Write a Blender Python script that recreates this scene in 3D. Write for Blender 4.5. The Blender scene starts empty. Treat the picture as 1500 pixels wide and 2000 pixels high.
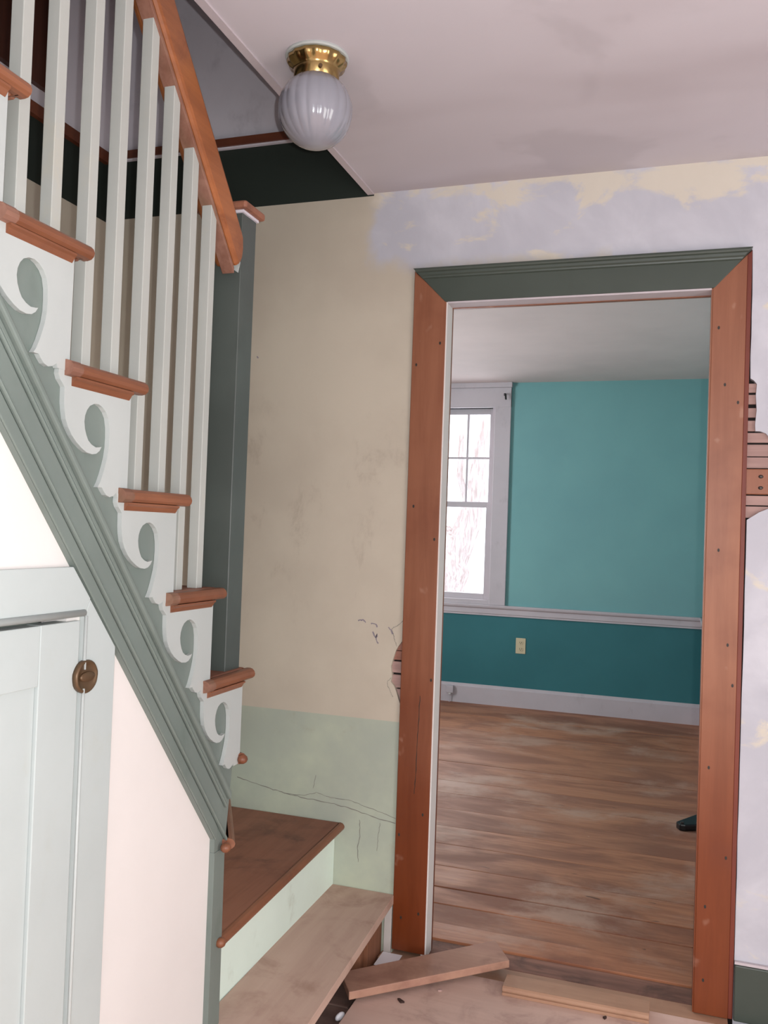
import bpy, bmesh, math, random
from mathutils import Vector, Matrix
random.seed(7)
PI = math.pi
H = 1.292                     # eye height above the floor; all heights below are given from eye level

# ------------------------------------------------------------------ camera, world, lights, exposure
S = bpy.context.scene
C = S.collection
YAW, PIT, ROL, F = .3243, .02186, .03539, 1706.0
cy, sy, cp, sp, cr, sr = math.cos(YAW), math.sin(YAW), math.cos(PIT), math.sin(PIT), math.cos(ROL), math.sin(ROL)
fw = Vector((-sy*cp, cy*cp, sp)); rt = Vector((cy, sy, 0)); up = rt.cross(fw)
r2 = rt*cr + up*sr; u2 = -rt*sr + up*cr
cam = bpy.data.objects.new('camera', bpy.data.cameras.new('camera')); C.objects.link(cam)
m = Matrix((r2, u2, -fw)).transposed().to_4x4(); m.translation = (0, 0, H)
cam.matrix_world = m
cam.data.sensor_fit = 'VERTICAL'; cam.data.sensor_height = 24; cam.data.lens = F/2000*24
cam.data.clip_start = .02
S.camera = cam
S.view_settings.view_transform = 'Standard'; S.view_settings.look = 'None'
S.view_settings.exposure = 0; S.view_settings.gamma = 1; S.view_settings.use_curve_mapping = False

w = bpy.data.worlds.new('overcast_sky'); S.world = w; w.use_nodes = True
w.node_tree.nodes['Background'].inputs[0].default_value = (.93, .96, 1, 1)
w.node_tree.nodes['Background'].inputs[1].default_value = 2.6

def light(name, kind, loc, energy, color=(1, 1, 1), size=None, size_y=None, aim=None):
    d = bpy.data.lights.new(name, kind); d.energy = energy; d.color = color
    o = bpy.data.objects.new(name, d); C.objects.link(o); o.location = (loc[0], loc[1], loc[2]+H)
    if kind == 'AREA':
        d.shape = 'RECTANGLE'; d.size = size; d.size_y = size_y or size
    else:
        d.shadow_soft_size = size
    if aim: o.rotation_euler = Vector(aim).to_track_quat('-Z', 'Y').to_euler()
    return o
light('camera_flash', 'POINT', (.034, -.01, .008), 70, (.97, .985, 1), .006)
light('front_window_daylight', 'AREA', (.95, -1.48, -.55), 20, (.96, .98, 1), 1.1, 1.0, (-.3, 1, -.04))
light('right_doorway_daylight', 'AREA', (1.88, .65, -.35), 20, (1, .93, .82), 1.1, 1.6, (-1, .12, 0))
light('back_room_window_daylight', 'AREA', (-3.4, 4.6, .2), 75, (.9, .95, 1), 1.1, 1.5, (1, 0, -.12))
light('back_room_far_window_daylight', 'AREA', (-1.66, 6.72, .25), 12, (.9, .95, 1), .5, 1.3, (0.1, -1, -.15)).location.y = 6.95
light('upstairs_fill', 'AREA', (-1.2, .0, 2.6), 1.2, (.95, .97, 1), .8, .8, (0, 1, -.3))  # dim fill lamp added to lift the grey upstairs wall; no window there

# ------------------------------------------------------------------ node helpers
def lin(c):
    return tuple(((x/255)/12.92 if x <= 10 else (((x/255)+.055)/1.055)**2.4) for x in c)
class NT:
    def __init__(s, name, rough=.5, spec=.4, metal=0):
        s.m = bpy.data.materials.new(name); s.m.use_nodes = True; s.t = s.m.node_tree
        s.p = s.t.nodes['Principled BSDF']
        s.p.inputs['Roughness'].default_value = rough; s.p.inputs['Specular IOR Level'].default_value = spec
        s.p.inputs['Metallic'].default_value = metal
        s.pos = s.t.nodes.new('ShaderNodeNewGeometry').outputs['Position']
    def put(s, sock, v):
        if isinstance(v, (int, float)): sock.default_value = v
        elif isinstance(v, tuple): sock.default_value = (*v, 1) if len(v) == 3 and sock.type == 'RGBA' else v
        else: s.t.links.new(v, sock)
    def n(s, kind, outs=0, props={}, **ins):
        nd = s.t.nodes.new(kind)
        for k, v in props.items(): setattr(nd, k, v)
        for k, v in ins.items(): s.put(nd.inputs[int(k[1:])] if k[0] == '_' and k[1:].isdigit() else nd.inputs[k.replace('_', ' ')], v)
        return nd.outputs[outs]
    def math(s, op, a, b=0, c=0):
        return s.n('ShaderNodeMath', 0, {'operation': op}, _0=a, _1=b, _2=c)
    def mix(s, f, a, b, mode='MIX'):
        nd = s.t.nodes.new('ShaderNodeMix'); nd.data_type = 'RGBA'; nd.blend_type = mode
        s.put(nd.inputs[0], f); s.put(nd.inputs[6], a); s.put(nd.inputs[7], b); return nd.outputs[2]
    def scale(s, v, sc=(1, 1, 1), loc=(0, 0, 0)):
        return s.n('ShaderNodeMapping', 0, {}, Vector=v, Scale=sc, Location=loc)
    def noise(s, v, scale=5, detail=4, rough=.55, dist=0):
        return s.n('ShaderNodeTexNoise', 0, {}, Vector=v, Scale=scale, Detail=detail, Roughness=rough, Distortion=dist)
    def ss(s, v, lo, hi, a=0, b=1):
        nd = s.t.nodes.new('ShaderNodeMapRange'); nd.interpolation_type = 'SMOOTHSTEP'
        for i, x in enumerate((v, lo, hi, a, b)): s.put(nd.inputs[i], x)
        return nd.outputs[0]
    def xyz(s):
        nd = s.t.nodes.new('ShaderNodeSeparateXYZ'); s.t.links.new(s.pos, nd.inputs[0])
        return nd.outputs[0], nd.outputs[1], s.math('SUBTRACT', nd.outputs[2], H)
    def bump(s, h, strength=.2, dist=.004):
        s.t.links.new(s.n('ShaderNodeBump', 0, {}, Strength=strength, Distance=dist, Height=h), s.p.inputs['Normal'])
    def base(s, c): s.put(s.p.inputs['Base Color'], c); return s.m

def paint(name, col, rough=.45, var=.10, dirt=None, dirt_amt=0., spec=.4, bump=.12):
    t = NT(name, rough, spec); c = lin(col)
    dk = tuple(x*(1-var) for x in c); lt = tuple(min(1, x*(1+var*.6)) for x in c)
    k = t.mix(t.ss(t.noise(t.pos, 3.5, 6), .3, .7), dk, lt)
    if dirt:
        f = t.math('MULTIPLY', t.ss(t.noise(t.scale(t.pos, (1, 1, .6)), 9, 8, .65), .56, .78), dirt_amt)
        k = t.mix(f, k, lin(dirt))
    t.bump(t.noise(t.pos, 55, 6, .6), bump, .002)
    return t.base(k)

def wood(name, c1, c2, axis=0, rough=.5, grain=22, dirt=None, dirt_amt=.5, knots=False, coat=0, spec=.35):
    t = NT(name, rough, spec)
    sc = [1, 1, 1]; sc[axis] = .07
    v = t.scale(t.pos, tuple(sc))
    g = t.noise(v, grain*3, 6, .65, .4)
    b = t.noise(v, grain*.35, 3, .5, .6)
    f = t.math('ADD', t.math('MULTIPLY', t.ss(g, .3, .7), .5), t.math('MULTIPLY', t.ss(b, .3, .7), .5))
    k = t.mix(f, lin(c1), lin(c2))
    k = t.mix(t.math('MULTIPLY', t.ss(t.noise(t.pos, 4, 4), .5, .75), .25), k, lin(c1), 'MIX')
    if dirt:
        k = t.mix(t.math('MULTIPLY', t.ss(t.noise(t.scale(t.pos, (1, 1, 1)), 6.5, 8, .62, .5), .47, .72), dirt_amt), k, lin(dirt))
    if knots:
        vo = t.n('ShaderNodeTexVoronoi', 0, {}, Vector=t.scale(t.pos, (1.0, 1.6, 1.0)), Scale=3.1)
        k = t.mix(t.math('MULTIPLY', t.ss(vo, .035, .018), .8), k, lin((45, 28, 22)))
    t.bump(g, .25, .0015)
    if coat: t.p.inputs['Coat Weight'].default_value = coat; t.p.inputs['Coat Roughness'].default_value = .25
    return t.base(k)

M = {}
M['white'] = paint('cool_white_gloss_paint', (175, 180, 177), .35, .05)
M['baluster'] = paint('off_white_baluster_paint', (172, 174, 168), .4, .06, (190, 176, 140), .25)
M['cream'] = paint('cream_plaster_paint', (218, 213, 209), .6, .03)
M['door_green'] = paint('very_pale_green_door_paint', (178, 186, 184), .35, .04, (170, 172, 160), .35)
M['string_green'] = paint('grey_green_woodwork_paint', (112, 122, 116), .4, .08, (86, 100, 92), .4)
M['newel_green'] = paint('dark_green_newel_paint', (76, 82, 78), .4, .14, (62, 68, 63), .5)
M['header_green'] = paint('dark_green_door_head_paint', (68, 76, 69), .4, .08, (60, 66, 59), .4)
M['riser_green'] = paint('pale_green_riser_paint', (224, 240, 228), .45, .05, (140, 134, 108), .5)
M['far_white'] = paint('greyed_white_trim_paint', (196, 186, 190), .5, .05, (120, 110, 110), .25)
M['almond'] = paint('almond_plastic', (206, 192, 160), .35, .02)
M['grey_plaster'] = paint('bare_grey_plaster', (190, 184, 178), .85, .1)
M['far_ceiling'] = paint('far_room_ceiling_paint', (224, 204, 200), .8, .04)
M['upstairs_grey'] = paint('lilac_grey_upstairs_paint', (212, 207, 214), .7, .05, (140, 134, 142), .3)
M['plain_wall'] = paint('plain_lilac_wall', (206, 200, 208), .7, .04)
def varnished(name):
    t = NT(name, .42, .35); x, y, z = t.xyz()
    v = t.scale(t.pos, (1, 1, .07)); g = t.noise(v, 27, 6, .65, .4); b = t.noise(v, 3.2, 3, .5, .6)
    f = t.math('ADD', t.math('MULTIPLY', t.ss(g, .3, .7), .45), t.math('MULTIPLY', t.ss(b, .3, .7), .55))
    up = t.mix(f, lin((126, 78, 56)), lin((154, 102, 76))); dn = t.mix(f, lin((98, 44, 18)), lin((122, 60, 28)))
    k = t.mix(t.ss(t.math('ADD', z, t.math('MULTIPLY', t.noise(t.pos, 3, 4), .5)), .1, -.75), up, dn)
    k = t.mix(t.math('MULTIPLY', t.ss(t.noise(t.pos, 4, 4), .5, .75), .4), k, lin((106, 54, 36)))
    k = t.mix(t.math('MULTIPLY', t.ss(t.noise(t.scale(t.pos, (1, 1, .8)), 11, 3, .5, .2), .68, .74), .22), k, lin((196, 160, 140)))
    t.bump(g, .25, .0015); t.put(t.p.inputs['Roughness'], t.ss(b, .3, .7, .34, .5))
    return t.base(k)
M['casing'] = varnished('orange_brown_stripped_casing_wood')
M['block_wood'] = wood('orange_brown_stripped_casing_wood', (122, 70, 44), (146, 90, 62), 2, .42, 9, (108, 56, 38), .45, coat=.03)
M['casing_edge'] = wood('dark_red_casing_edge', (96, 44, 34), (118, 56, 40), 2, .5, 9)
M['nosing'] = wood('orange_brown_nosing_wood', (108, 64, 42), (138, 88, 62), 1, .42, 16, (92, 58, 46), .5, coat=.1)
M['rail'] = wood('orange_handrail_wood', (120, 68, 36), (160, 96, 54), 1, .38, 12, (92, 44, 26), .7, coat=.25)
M['rail_under'] = wood('worn_brown_rail_underside', (110, 70, 54), (150, 112, 96), 1, .6, 12, (96, 80, 56), .6)
M['tread'] = wood('worn_dark_tread_wood', (124, 76, 56), (156, 106, 84), 1, .5, 10, (84, 52, 42), .75)
M['plank_step'] = wood('bare_pinkish_plank', (178, 148, 133), (196, 168, 152), 1, .65, 8, (146, 112, 96), .6)
M['hall_board'] = wood('bare_pinkish_floor_board', (198, 166, 152), (216, 186, 172), 0, .65, 7, (146, 114, 104), .7, knots=True)
M['loose'] = wood('weathered_loose_board', (160, 118, 102), (180, 140, 118), 0, .6, 12, (124, 86, 72), .6)
M['loose2'] = wood('tan_moulded_board', (156, 118, 96), (176, 138, 112), 0, .55, 14, (130, 88, 66), .4)
M['lath'] = wood('dusty_lath_wood', (150, 122, 116), (176, 146, 138), 0, .8, 25)
M['lath_brown'] = wood('brown_lath_wood', (138, 92, 76), (156, 112, 98), 0, .8, 25)
M['raw_brown'] = wood('brown_block_wood', (104, 66, 46), (140, 92, 66), 2, .7, 14)
M['subfloor'] = wood('dirty_grey_subfloor', (96, 76, 68), (124, 100, 90), 0, .8, 12, (70, 58, 54), .6)
M['door_brown'] = wood('dark_brown_upstairs_wood', (64, 34, 26), (84, 48, 34), 2, .5, 10)
M['rail_brown'] = wood('brown_chair_rail_wood', (92, 50, 34), (118, 66, 44), 0, .5, 14)
M['dark_inside'] = paint('dark_void_boards', (40, 34, 32), .9, .1)
M['crack'] = paint('crack_dark_line', (128, 126, 118), .9, .1)
M['scratch'] = paint('pencil_mark_grey', (140, 132, 140), .9, .1)
M['black'] = paint('black_metal', (14, 13, 15), .35, .1)
M['foam'] = paint('white_scrap', (236, 236, 240), .8, .02)
M['chip'] = paint('dark_wood_chip', (70, 50, 44), .8, .2)

# dirty threshold wood
M['dirty'] = wood('dirty_dark_threshold_wood', (96, 66, 56), (150, 108, 92), 0, .7, 16, (66, 50, 44), .8)

def far_floor():
    t = NT('worn_brown_plank_floor', .42, .4)
    inf = t.t.nodes.new('ShaderNodeObjectInfo')
    off = t.n('ShaderNodeCombineXYZ', 0, {}, _0=t.math('MULTIPLY', inf.outputs['Random'], 9.), _1=0., _2=0.)
    v = t.n('ShaderNodeVectorMath', 0, {'operation': 'ADD'}, _0=t.pos, _1=off)
    g = t.noise(t.scale(v, (.08, 1, 1)), 60, 6, .65, .4)
    b = t.noise(t.scale(v, (.35, 1, 1)), 5, 5, .6, .5)
    k = t.mix(t.ss(g, .3, .72), lin((162, 104, 74)), lin((188, 128, 92)))
    k = t.mix(t.math('MULTIPLY', t.ss(b, .40, .62), .85), k, lin((128, 80, 60)))
    k = t.mix(t.math('MULTIPLY', t.ss(t.noise(t.scale(t.pos, (.7, 1, 1)), 2.2, 7, .65, .3), .50, .66), .7), k, lin((190, 156, 136)))
    k = t.mix(t.math('MULTIPLY', inf.outputs['Random'], .3), k, lin((142, 98, 76)))
    sp_ = t.ss(t.noise(t.scale(t.pos, (.6, 1.5, 1)), 16, 3, .5, .4), .715, .76)
    k = t.mix(t.math('MULTIPLY', sp_, .7), k, lin((70, 42, 34)))
    s2 = t.ss(t.noise(t.scale(t.pos, (1, 1, 1), (3, 5, 1)), 30, 3, .5, .4), .76, .79)
    k = t.mix(s2, k, lin((214, 190, 170)))
    t.put(t.p.inputs['Roughness'], t.ss(b, .3, .7, .45, .6)); t.bump(g, .2, .001)
    return t.base(k)
M['far_floor'] = far_floor()

def ceiling_mat():
    t = NT('lilac_skim_coated_ceiling', .75, .25)
    c = t.mix(t.ss(t.noise(t.scale(t.pos, (.7, 1.6, 1)), 1.1, 3, .45, .3), .4, .6), lin((184, 176, 180)), lin((200, 194, 199)))
    c = t.mix(t.math('MULTIPLY', t.ss(t.noise(t.pos, 2.4, 4, .5, .3), .52, .6), .3), c, lin((170, 164, 168)))
    t.bump(t.noise(t.pos, 20, 6, .6), .12, .003); return t.base(c)
M['ceiling'] = ceiling_mat()

def back_wall_mat():
    t = NT('beige_and_lilac_patched_plaster', .62, .3)
    x, y, z = t.xyz()
    beige = t.mix(t.ss(t.noise(t.pos, 2.5, 5), .3, .7), lin((184, 174, 158)), lin((196, 187, 170)))
    scf = t.math('MULTIPLY', t.ss(t.noise(t.scale(t.pos, (1.4, 1, .8), (1, 0, 0)), 5.5, 9, .7, .3), .56, .74), .45)
    zone = t.math('MULTIPLY', t.ss(z, -.45, -.1), t.ss(z, .55, .2))
    beige = t.mix(t.math('MULTIPLY', scf, zone), beige, lin((150, 136, 122)))
    green = t.mix(t.ss(t.noise(t.scale(t.pos, (1, 1, 1)), 2.6, 5, .6), .35, .7), lin((164, 171, 158)), lin((184, 192, 170)))
    green = t.mix(t.math('MULTIPLY', t.ss(t.noise(t.pos, 7, 7, .7), .58, .75), .4), green, lin((148, 138, 118)))
    lil = t.mix(t.ss(t.noise(t.pos, 3, 5, .6, .5), .35, .7), lin((180, 180, 188)), lin((198, 198, 205)))
    n1 = t.noise(t.scale(t.pos, (.9, 1, 1.6)), 5, 6, .6, .5)
    topz = t.ss(z, .9, 1.06)
    yel = t.math('MULTIPLY', t.ss(t.math('ADD', n1, t.math('MULTIPLY', topz, .16)), .59, .68), .7)
    lil = t.mix(yel, lil, lin((212, 202, 180)))
    nb = t.math('MULTIPLY', t.math('SUBTRACT', t.noise(t.pos, 9, 4), .5), .12)
    xx = t.math('ADD', x, nb); zz = t.math('ADD', z, nb)
    a = t.math('MULTIPLY', t.ss(xx, -.975, -.93), t.ss(zz, .80, .86))
    rgt = t.math('GREATER_THAN', x, -.2)
    # the lilac edge slopes down towards the door head
    m1 = t.math('MAXIMUM', a, rgt)
    k = t.mix(m1, beige, lil)
    k = t.mix(t.math('MULTIPLY', t.math('LESS_THAN', z, -.59), t.math('LESS_THAN', x, -.2)), k, green)
    k = t.mix(t.math('MULTIPLY', t.math('GREATER_THAN', z, 1.068), t.math('LESS_THAN', x, -.945)), k, lin((38, 45, 40)))
    t.bump(t.noise(t.pos, 30, 6, .6), .15, .003); return t.base(k)
M['back_wall'] = back_wall_mat()

def two_tone_far():
    t = NT('turquoise_two_tone_wall', .5, .35)
    x, y, z = t.xyz()
    hi = t.mix(t.ss(t.noise(t.pos, 1.6, 4), .3, .7), lin((116, 164, 166)), lin((122, 172, 172)))
    lo = t.mix(t.ss(t.noise(t.pos, 1.6, 4), .3, .7), lin((48, 108, 114)), lin((54, 116, 122)))
    return t.base(t.mix(t.math('LESS_THAN', z, -.575), hi, lo))
M['far_wall'] = two_tone_far()

def stair_wall():
    t = NT('stairwell_beige_dark_green_grey_paint', .6, .3)
    x, y, z = t.xyz()
    k = t.mix(t.ss(t.noise(t.pos, 2.5, 5), .3, .7), lin((184, 174, 158)), lin((196, 187, 170)))
    k = t.mix(t.math('GREATER_THAN', z, 1.062), k, lin((38, 45, 40)))
    k = t.mix(t.math('GREATER_THAN', z, 1.28), k, lin((216, 211, 218)))
    return t.base(k)
M['stair_wall'] = stair_wall()

def simple(name, col, rough, metal=0, **kw):
    t = NT(name, rough, .5, metal)
    for k, v in kw.items(): t.p.inputs[k.replace('_', ' ')].default_value = v
    return t.base(lin(col))
M['brass'] = simple('polished_brass', (172, 146, 96), .2, 1)
M['old_brass'] = simple('tarnished_brown_brass', (96, 74, 52), .42, .45)
M['milk'] = simple('milk_glass', (140, 140, 148), .12, 0, Coat_Weight=.6, Coat_Roughness=.04)
M['dark_slot'] = simple('dark_slot', (40, 34, 28), .6)
M['nail'] = simple('dark_nail_steel', (80, 74, 72), .4, .7)
def glass_mat():
    t = NT('window_glass', .02, .5)
    t.t.nodes.remove(t.p)
    tr = t.n('ShaderNodeBsdfTransparent', 0, {}, Color=(.97, .98, .99))
    gl = t.n('ShaderNodeBsdfGlossy', 0, {}, Roughness=.02)
    mx = t.n('ShaderNodeMixShader', 0, {}, _0=.06, _1=tr, _2=gl)
    t.t.links.new(mx, t.t.nodes['Material Output'].inputs[0]); return t.m
M['glass'] = glass_mat()
def bark():
    t = NT('pale_bark', .9, .1)
    v = t.scale(t.pos, (3, 3, .5))
    return t.base(t.mix(t.ss(t.noise(v, 9, 6, .7, .6), .35, .65), lin((186, 164, 160)), lin((228, 216, 216))))
M['bark'] = bark()
M['snow'] = paint('snowy_ground', (235, 236, 240), .9, .03)

# ------------------------------------------------------------------ mesh helpers
def finish(name, bm, mat, parent=None, bev=0, smooth=False, origin=None):
    bmesh.ops.recalc_face_normals(bm, faces=bm.faces[:])
    for v in bm.verts: v.co.z += H
    base = Vector((0, 0, 0))
    if origin is not None: base = Vector((origin[0], origin[1], origin[2]+H))
    elif parent is None:
        xs = [v.co for v in bm.verts]
        base = Vector((sum(p.x for p in xs)/len(xs), sum(p.y for p in xs)/len(xs), min(p.z for p in xs)))
    if parent is not None:
        w0 = Vector(parent['_w']); 
        if origin is None: base = w0
        for v in bm.verts: v.co -= base
    else:
        for v in bm.verts: v.co -= base
    me = bpy.data.meshes.new(name); bm.to_mesh(me); bm.free()
    if smooth:
        for p in me.polygons: p.use_smooth = True
    me.materials.append(M[mat] if isinstance(mat, str) else mat)
    o = bpy.data.objects.new(name, me); C.objects.link(o)
    if parent is not None:
        o.parent = parent; o.location = base - Vector(parent['_w'])
    else: o.location = base
    o['_w'] = tuple(base)
    if bev:
        b = o.modifiers.new('bevel', 'BEVEL'); b.width = bev; b.segments = 2; b.limit_method = 'ANGLE'; b.angle_limit = .6
    return o
def bx(bm, x0, x1, y0, y1, z0, z1):
    vs = [bm.verts.new((x, y, z)) for x in (x0, x1) for y in (y0, y1) for z in (z0, z1)]
    for f in ((0, 1, 3, 2), (4, 6, 7, 5), (0, 4, 5, 1), (2, 3, 7, 6), (0, 2, 6, 4), (1, 5, 7, 3)): bm.faces.new([vs[i] for i in f])
def prism(bm, poly, axis, lo, hi):
    def P(a, b, c): return {0: (c, a, b), 1: (a, c, b), 2: (a, b, c)}[axis]
    A = [bm.verts.new(P(a, b, lo)) for a, b in poly]; B = [bm.verts.new(P(a, b, hi)) for a, b in poly]
    n = len(poly)
    caps = [bm.faces.new(A), bm.faces.new(B[::-1])]
    for i in range(n): bm.faces.new((A[i], A[(i+1) % n], B[(i+1) % n], B[i]))
    for f in caps: f.normal_update()
    bmesh.ops.triangulate(bm, faces=caps)
def box(name, mat, x0, x1, y0, y1, z0, z1, parent=None, bev=0):
    bm = bmesh.new(); bx(bm, x0, x1, y0, y1, z0, z1); return finish(name, bm, mat, parent, bev)
def pri(name, mat, poly, axis, lo, hi, parent=None, bev=0):
    bm = bmesh.new(); prism(bm, poly, axis, lo, hi); return finish(name, bm, mat, parent, bev)
def sweep(bm, prof, a, b, ua, ub):
    """profile [(p,q)] swept from a to b; p along ua, q along ub"""
    a, b, ua, ub = map(Vector, (a, b, ua, ub))
    A = [bm.verts.new(a+ua*p+ub*q) for p, q in prof]; B = [bm.verts.new(b+ua*p+ub*q) for p, q in prof]
    n = len(prof); caps = [bm.faces.new(A), bm.faces.new(B[::-1])]
    for i in range(n): bm.faces.new((A[i], A[(i+1) % n], B[(i+1) % n], B[i]))
    for f in caps: f.normal_update()
    bmesh.ops.triangulate(bm, faces=caps)
def swp(name, mat, prof, a, b, ua, ub, parent=None, bev=0, smooth=False):
    bm = bmesh.new(); sweep(bm, prof, a, b, ua, ub); return finish(name, bm, mat, parent, bev, smooth)
def lathe(bm, prof, c, seg=32, lobe=0, nl=0):
    rings = []
    for r, z in prof:
        rings.append([bm.verts.new((c[0]+r*(1+lobe*abs(math.cos(nl*t/2)) if lobe else r/r if r else 1)*math.cos(t) if r else c[0],
                                    c[1]+(r*(1+lobe*abs(math.cos(nl*t/2))) if lobe else r)*math.sin(t) if r else c[1], c[2]+z))
                      for t in [2*PI*i/seg for i in range(seg)]])
    for a, b in zip(rings, rings[1:]):
        for i in range(seg): bm.faces.new((a[i], a[(i+1) % seg], b[(i+1) % seg], b[i]))
    bmesh.ops.remove_doubles(bm, verts=bm.verts[:], dist=1e-6)
def empty(name, loc, label=None, cat=None, group=None, kind=None):
    o = bpy.data.objects.new(name, None); C.objects.link(o); o.location = (loc[0], loc[1], loc[2]+H)
    o.empty_display_size = .05; o['_w'] = (loc[0], loc[1], loc[2]+H); tag(o, label, cat, group, kind); return o
def tag(o, label=None, cat=None, group=None, kind=None):
    for k, v in (('label', label), ('category', cat), ('group', group), ('kind', kind)):
        if v: o[k] = v
    return o
def struct(o, label, cat='wall'): return tag(o, label, cat, None, 'structure')

FL, CE, FCE = -1.292, 1.076, 1.167      # floor, hall ceiling, far room ceiling
XS = -.948                              # face of the stair string
XL = -1.954                             # stairwell left wall
YB = 2.6                                # back wall face
UP = 3.4                                # top of the stairwell

# ------------------------------------------------------------------ structure: hall shell
bm = bmesh.new()
bx(bm, -.95, 1.9, -1.7, 2.62, CE, CE+.14); bx(bm, -2.05, -.95, -1.7, .48, CE, CE+.14)
struct(finish('ceiling', bm, 'ceiling'), 'patchy lilac skim-coated ceiling of the hall', 'ceiling')
bm = bmesh.new()
for y0, y1, z0, z1 in ((-1.7, .05, FL-.05, CE+.14), (1.25, 2.8, FL-.05, CE+.14), (.05, 1.25, .5, CE+.14), (.05, 1.25, FL-.05, FL)): bx(bm, 1.9, 2.0, y0, y1, z0, z1)
struct(finish('wall_right', bm, 'plain_wall'), 'plain wall on the right of the hall')
# front wall behind the photographer, with a window opening
bm = bmesh.new()
for r in ((-2.05, .4, FL-.05, CE+.14), (1.5, 2.0, FL-.05, CE+.14), (.4, 1.5, FL-.05, -1.1), (.4, 1.5, .5, CE+.14)):
    bx(bm, r[0], r[1], -1.7, -1.6, r[2], r[3])
struct(finish('wall_front', bm, 'plain_wall'), 'front wall of the hall behind the photographer')
# stairwell walls
bm = bmesh.new(); bx(bm, XL-.1, XL, -1.7, 2.75, FL-.05, UP)
struct(finish('wall_stair', bm, 'stair_wall'), 'left wall of the stairwell, beige below dark green and grey')
bm = bmesh.new(); bx(bm, 0, .08, -.4, 2.6, CE+.14, UP); bx(bm, XL, .08, -.4, -.32, CE+.14, UP)
struct(finish('wall_upstairs', bm, 'upstairs_grey'), 'grey wall of the upstairs landing')
struct(box('ceiling', 'upstairs_grey', XL-.1, .1, -.4, 2.75, UP, UP+.08), 'ceiling over the stairwell', 'ceiling')

# back wall: core with door opening, plaster coat with broken edges, laths
wb = empty('wall_back', (-.3, YB+.06, FL), 'beige and lilac plaster wall holding the stripped doorway', 'wall', None, 'structure')
bm = bmesh.new()
bx(bm, XL, -.70, YB+.024, YB+.066, FL-.03, UP); bx(bm, .085, 1.9, YB+.024, YB+.066, FL-.03, 1.2); bx(bm, -.70, .085, YB+.024, YB+.066, .722, 1.25)
bx(bm, XL, -.752, YB+.066, YB+.115, FL-.03, UP); bx(bm, .11, 1.9, YB+.066, YB+.115, FL-.03, 1.2); bx(bm, -.752, .11, YB+.066, YB+.115, .765, 1.25)
bx(bm, -.70, .1, YB+.024, YB+.115, 1.25, UP)
finish('wall_core', bm, 'dark_inside', wb)
def jag(p0, p1, n, amp):
    out = []
    for i in range(1, n):
        t = i/n
        out.append((p0[0]+(p1[0]-p0[0])*t+random.uniform(-amp, amp), p0[1]+(p1[1]-p0[1])*t))
    return out
lft = [(XL, FL-.03), (-.798, FL-.03)] + jag((-.798, FL), (-.795, -.57), 12, .0012) + [(-.793, -.57), (-.795, -.545), (-.805, -.52), (-.812, -.50), (-.822, -.478), (-.832, -.468), (-.829, -.452), (-.833, -.42), (-.826, -.392), (-.819, -.37), (-.812, -.357), (-.80, -.34), (-.797, -.335), (-.796, -.28)] \
    + jag((-.796, -.28), (-.799, .82), 24, .0018) + [(-.799, .825)]
tp = [(-.799+.976*i/24, .817+random.uniform(-.0008, .0014)) for i in range(1, 24)]
ed = [(.178, FL-.03)] + jag((.178, FL), (.181, .06), 14, .0012) + [(.181, .066), (.198, .078), (.212, .088), (.234, .098), (.262, .103), (.3, .13), (.305, .2), (.29, .27), (.262, .287), (.236, .290), (.224, .305), (.21, .311), (.197, .312), (.196, .33), (.199, .37), (.196, .41), (.198, .442), (.19, .452), (.181, .458)] \
    + jag((.181, .46), (.178, .81), 6, .0012) + [(.178, .817)]
whole = lft + tp + [(.177, .817)] + ed[::-1] + [(1.9, FL-.03), (1.9, CE), (XL, CE)]
pri('plaster', 'back_wall', whole, 1, YB, YB+.022, wb)
# bare plaster edge (pale rim) left and right of the door casing
box('plaster', 'upstairs_grey', XL, .0, YB, YB+.022, 1.285, UP, wb)
bm = bmesh.new(); bx(bm, XL, .0, YB, YB+.022, CE, 1.285); finish('plaster', bm, 'back_wall', wb)
for i, (v0, v1) in enumerate(((747, 765), (769, 788), (795, 814), (820, 841), (844, 863.5), (867, 890.5), (892, 913.5), (967, 986), (988, 1011))):
    z1 = .283-(v0-862)*.001415; z0 = .283-(v1-862)*.001415
    box('lath', 'lath', .172, .32, YB+.010+random.uniform(0, .003), YB+.021, z0, z1-.0004, wb, .0012)
for i, (z0, z1) in enumerate(((-.40, -.372), (-.44, -.405), (-.486, -.446), (-.53, -.49), (-.37, -.335), (-.56, -.534))):
    box('lath', 'lath' if i not in (0, 4) else 'lath_brown', -.86, -.795, YB+.010+random.uniform(0, .003), YB+.021, z0, z1, wb, .0012)
nb = box('nailer_block', 'block_wood', .175, .302, YB-.001, YB+.02, .137, .207, wb, .002)
nb['label'] = 'orange brown block with two nail heads'
for zz in (.186, .155):
    bm = bmesh.new(); lathe(bm, [(0, -.002), (.0035, -.002), (.005, 0), (.0035, .002), (0, .003)], (0, 0, 0), 10)
    for v in bm.verts: v.co = Vector((.214+v.co.x*1.3, YB-.002-v.co.z, zz+v.co.y))
    finish('nail', bm, 'nail', nb, smooth=True)
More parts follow.
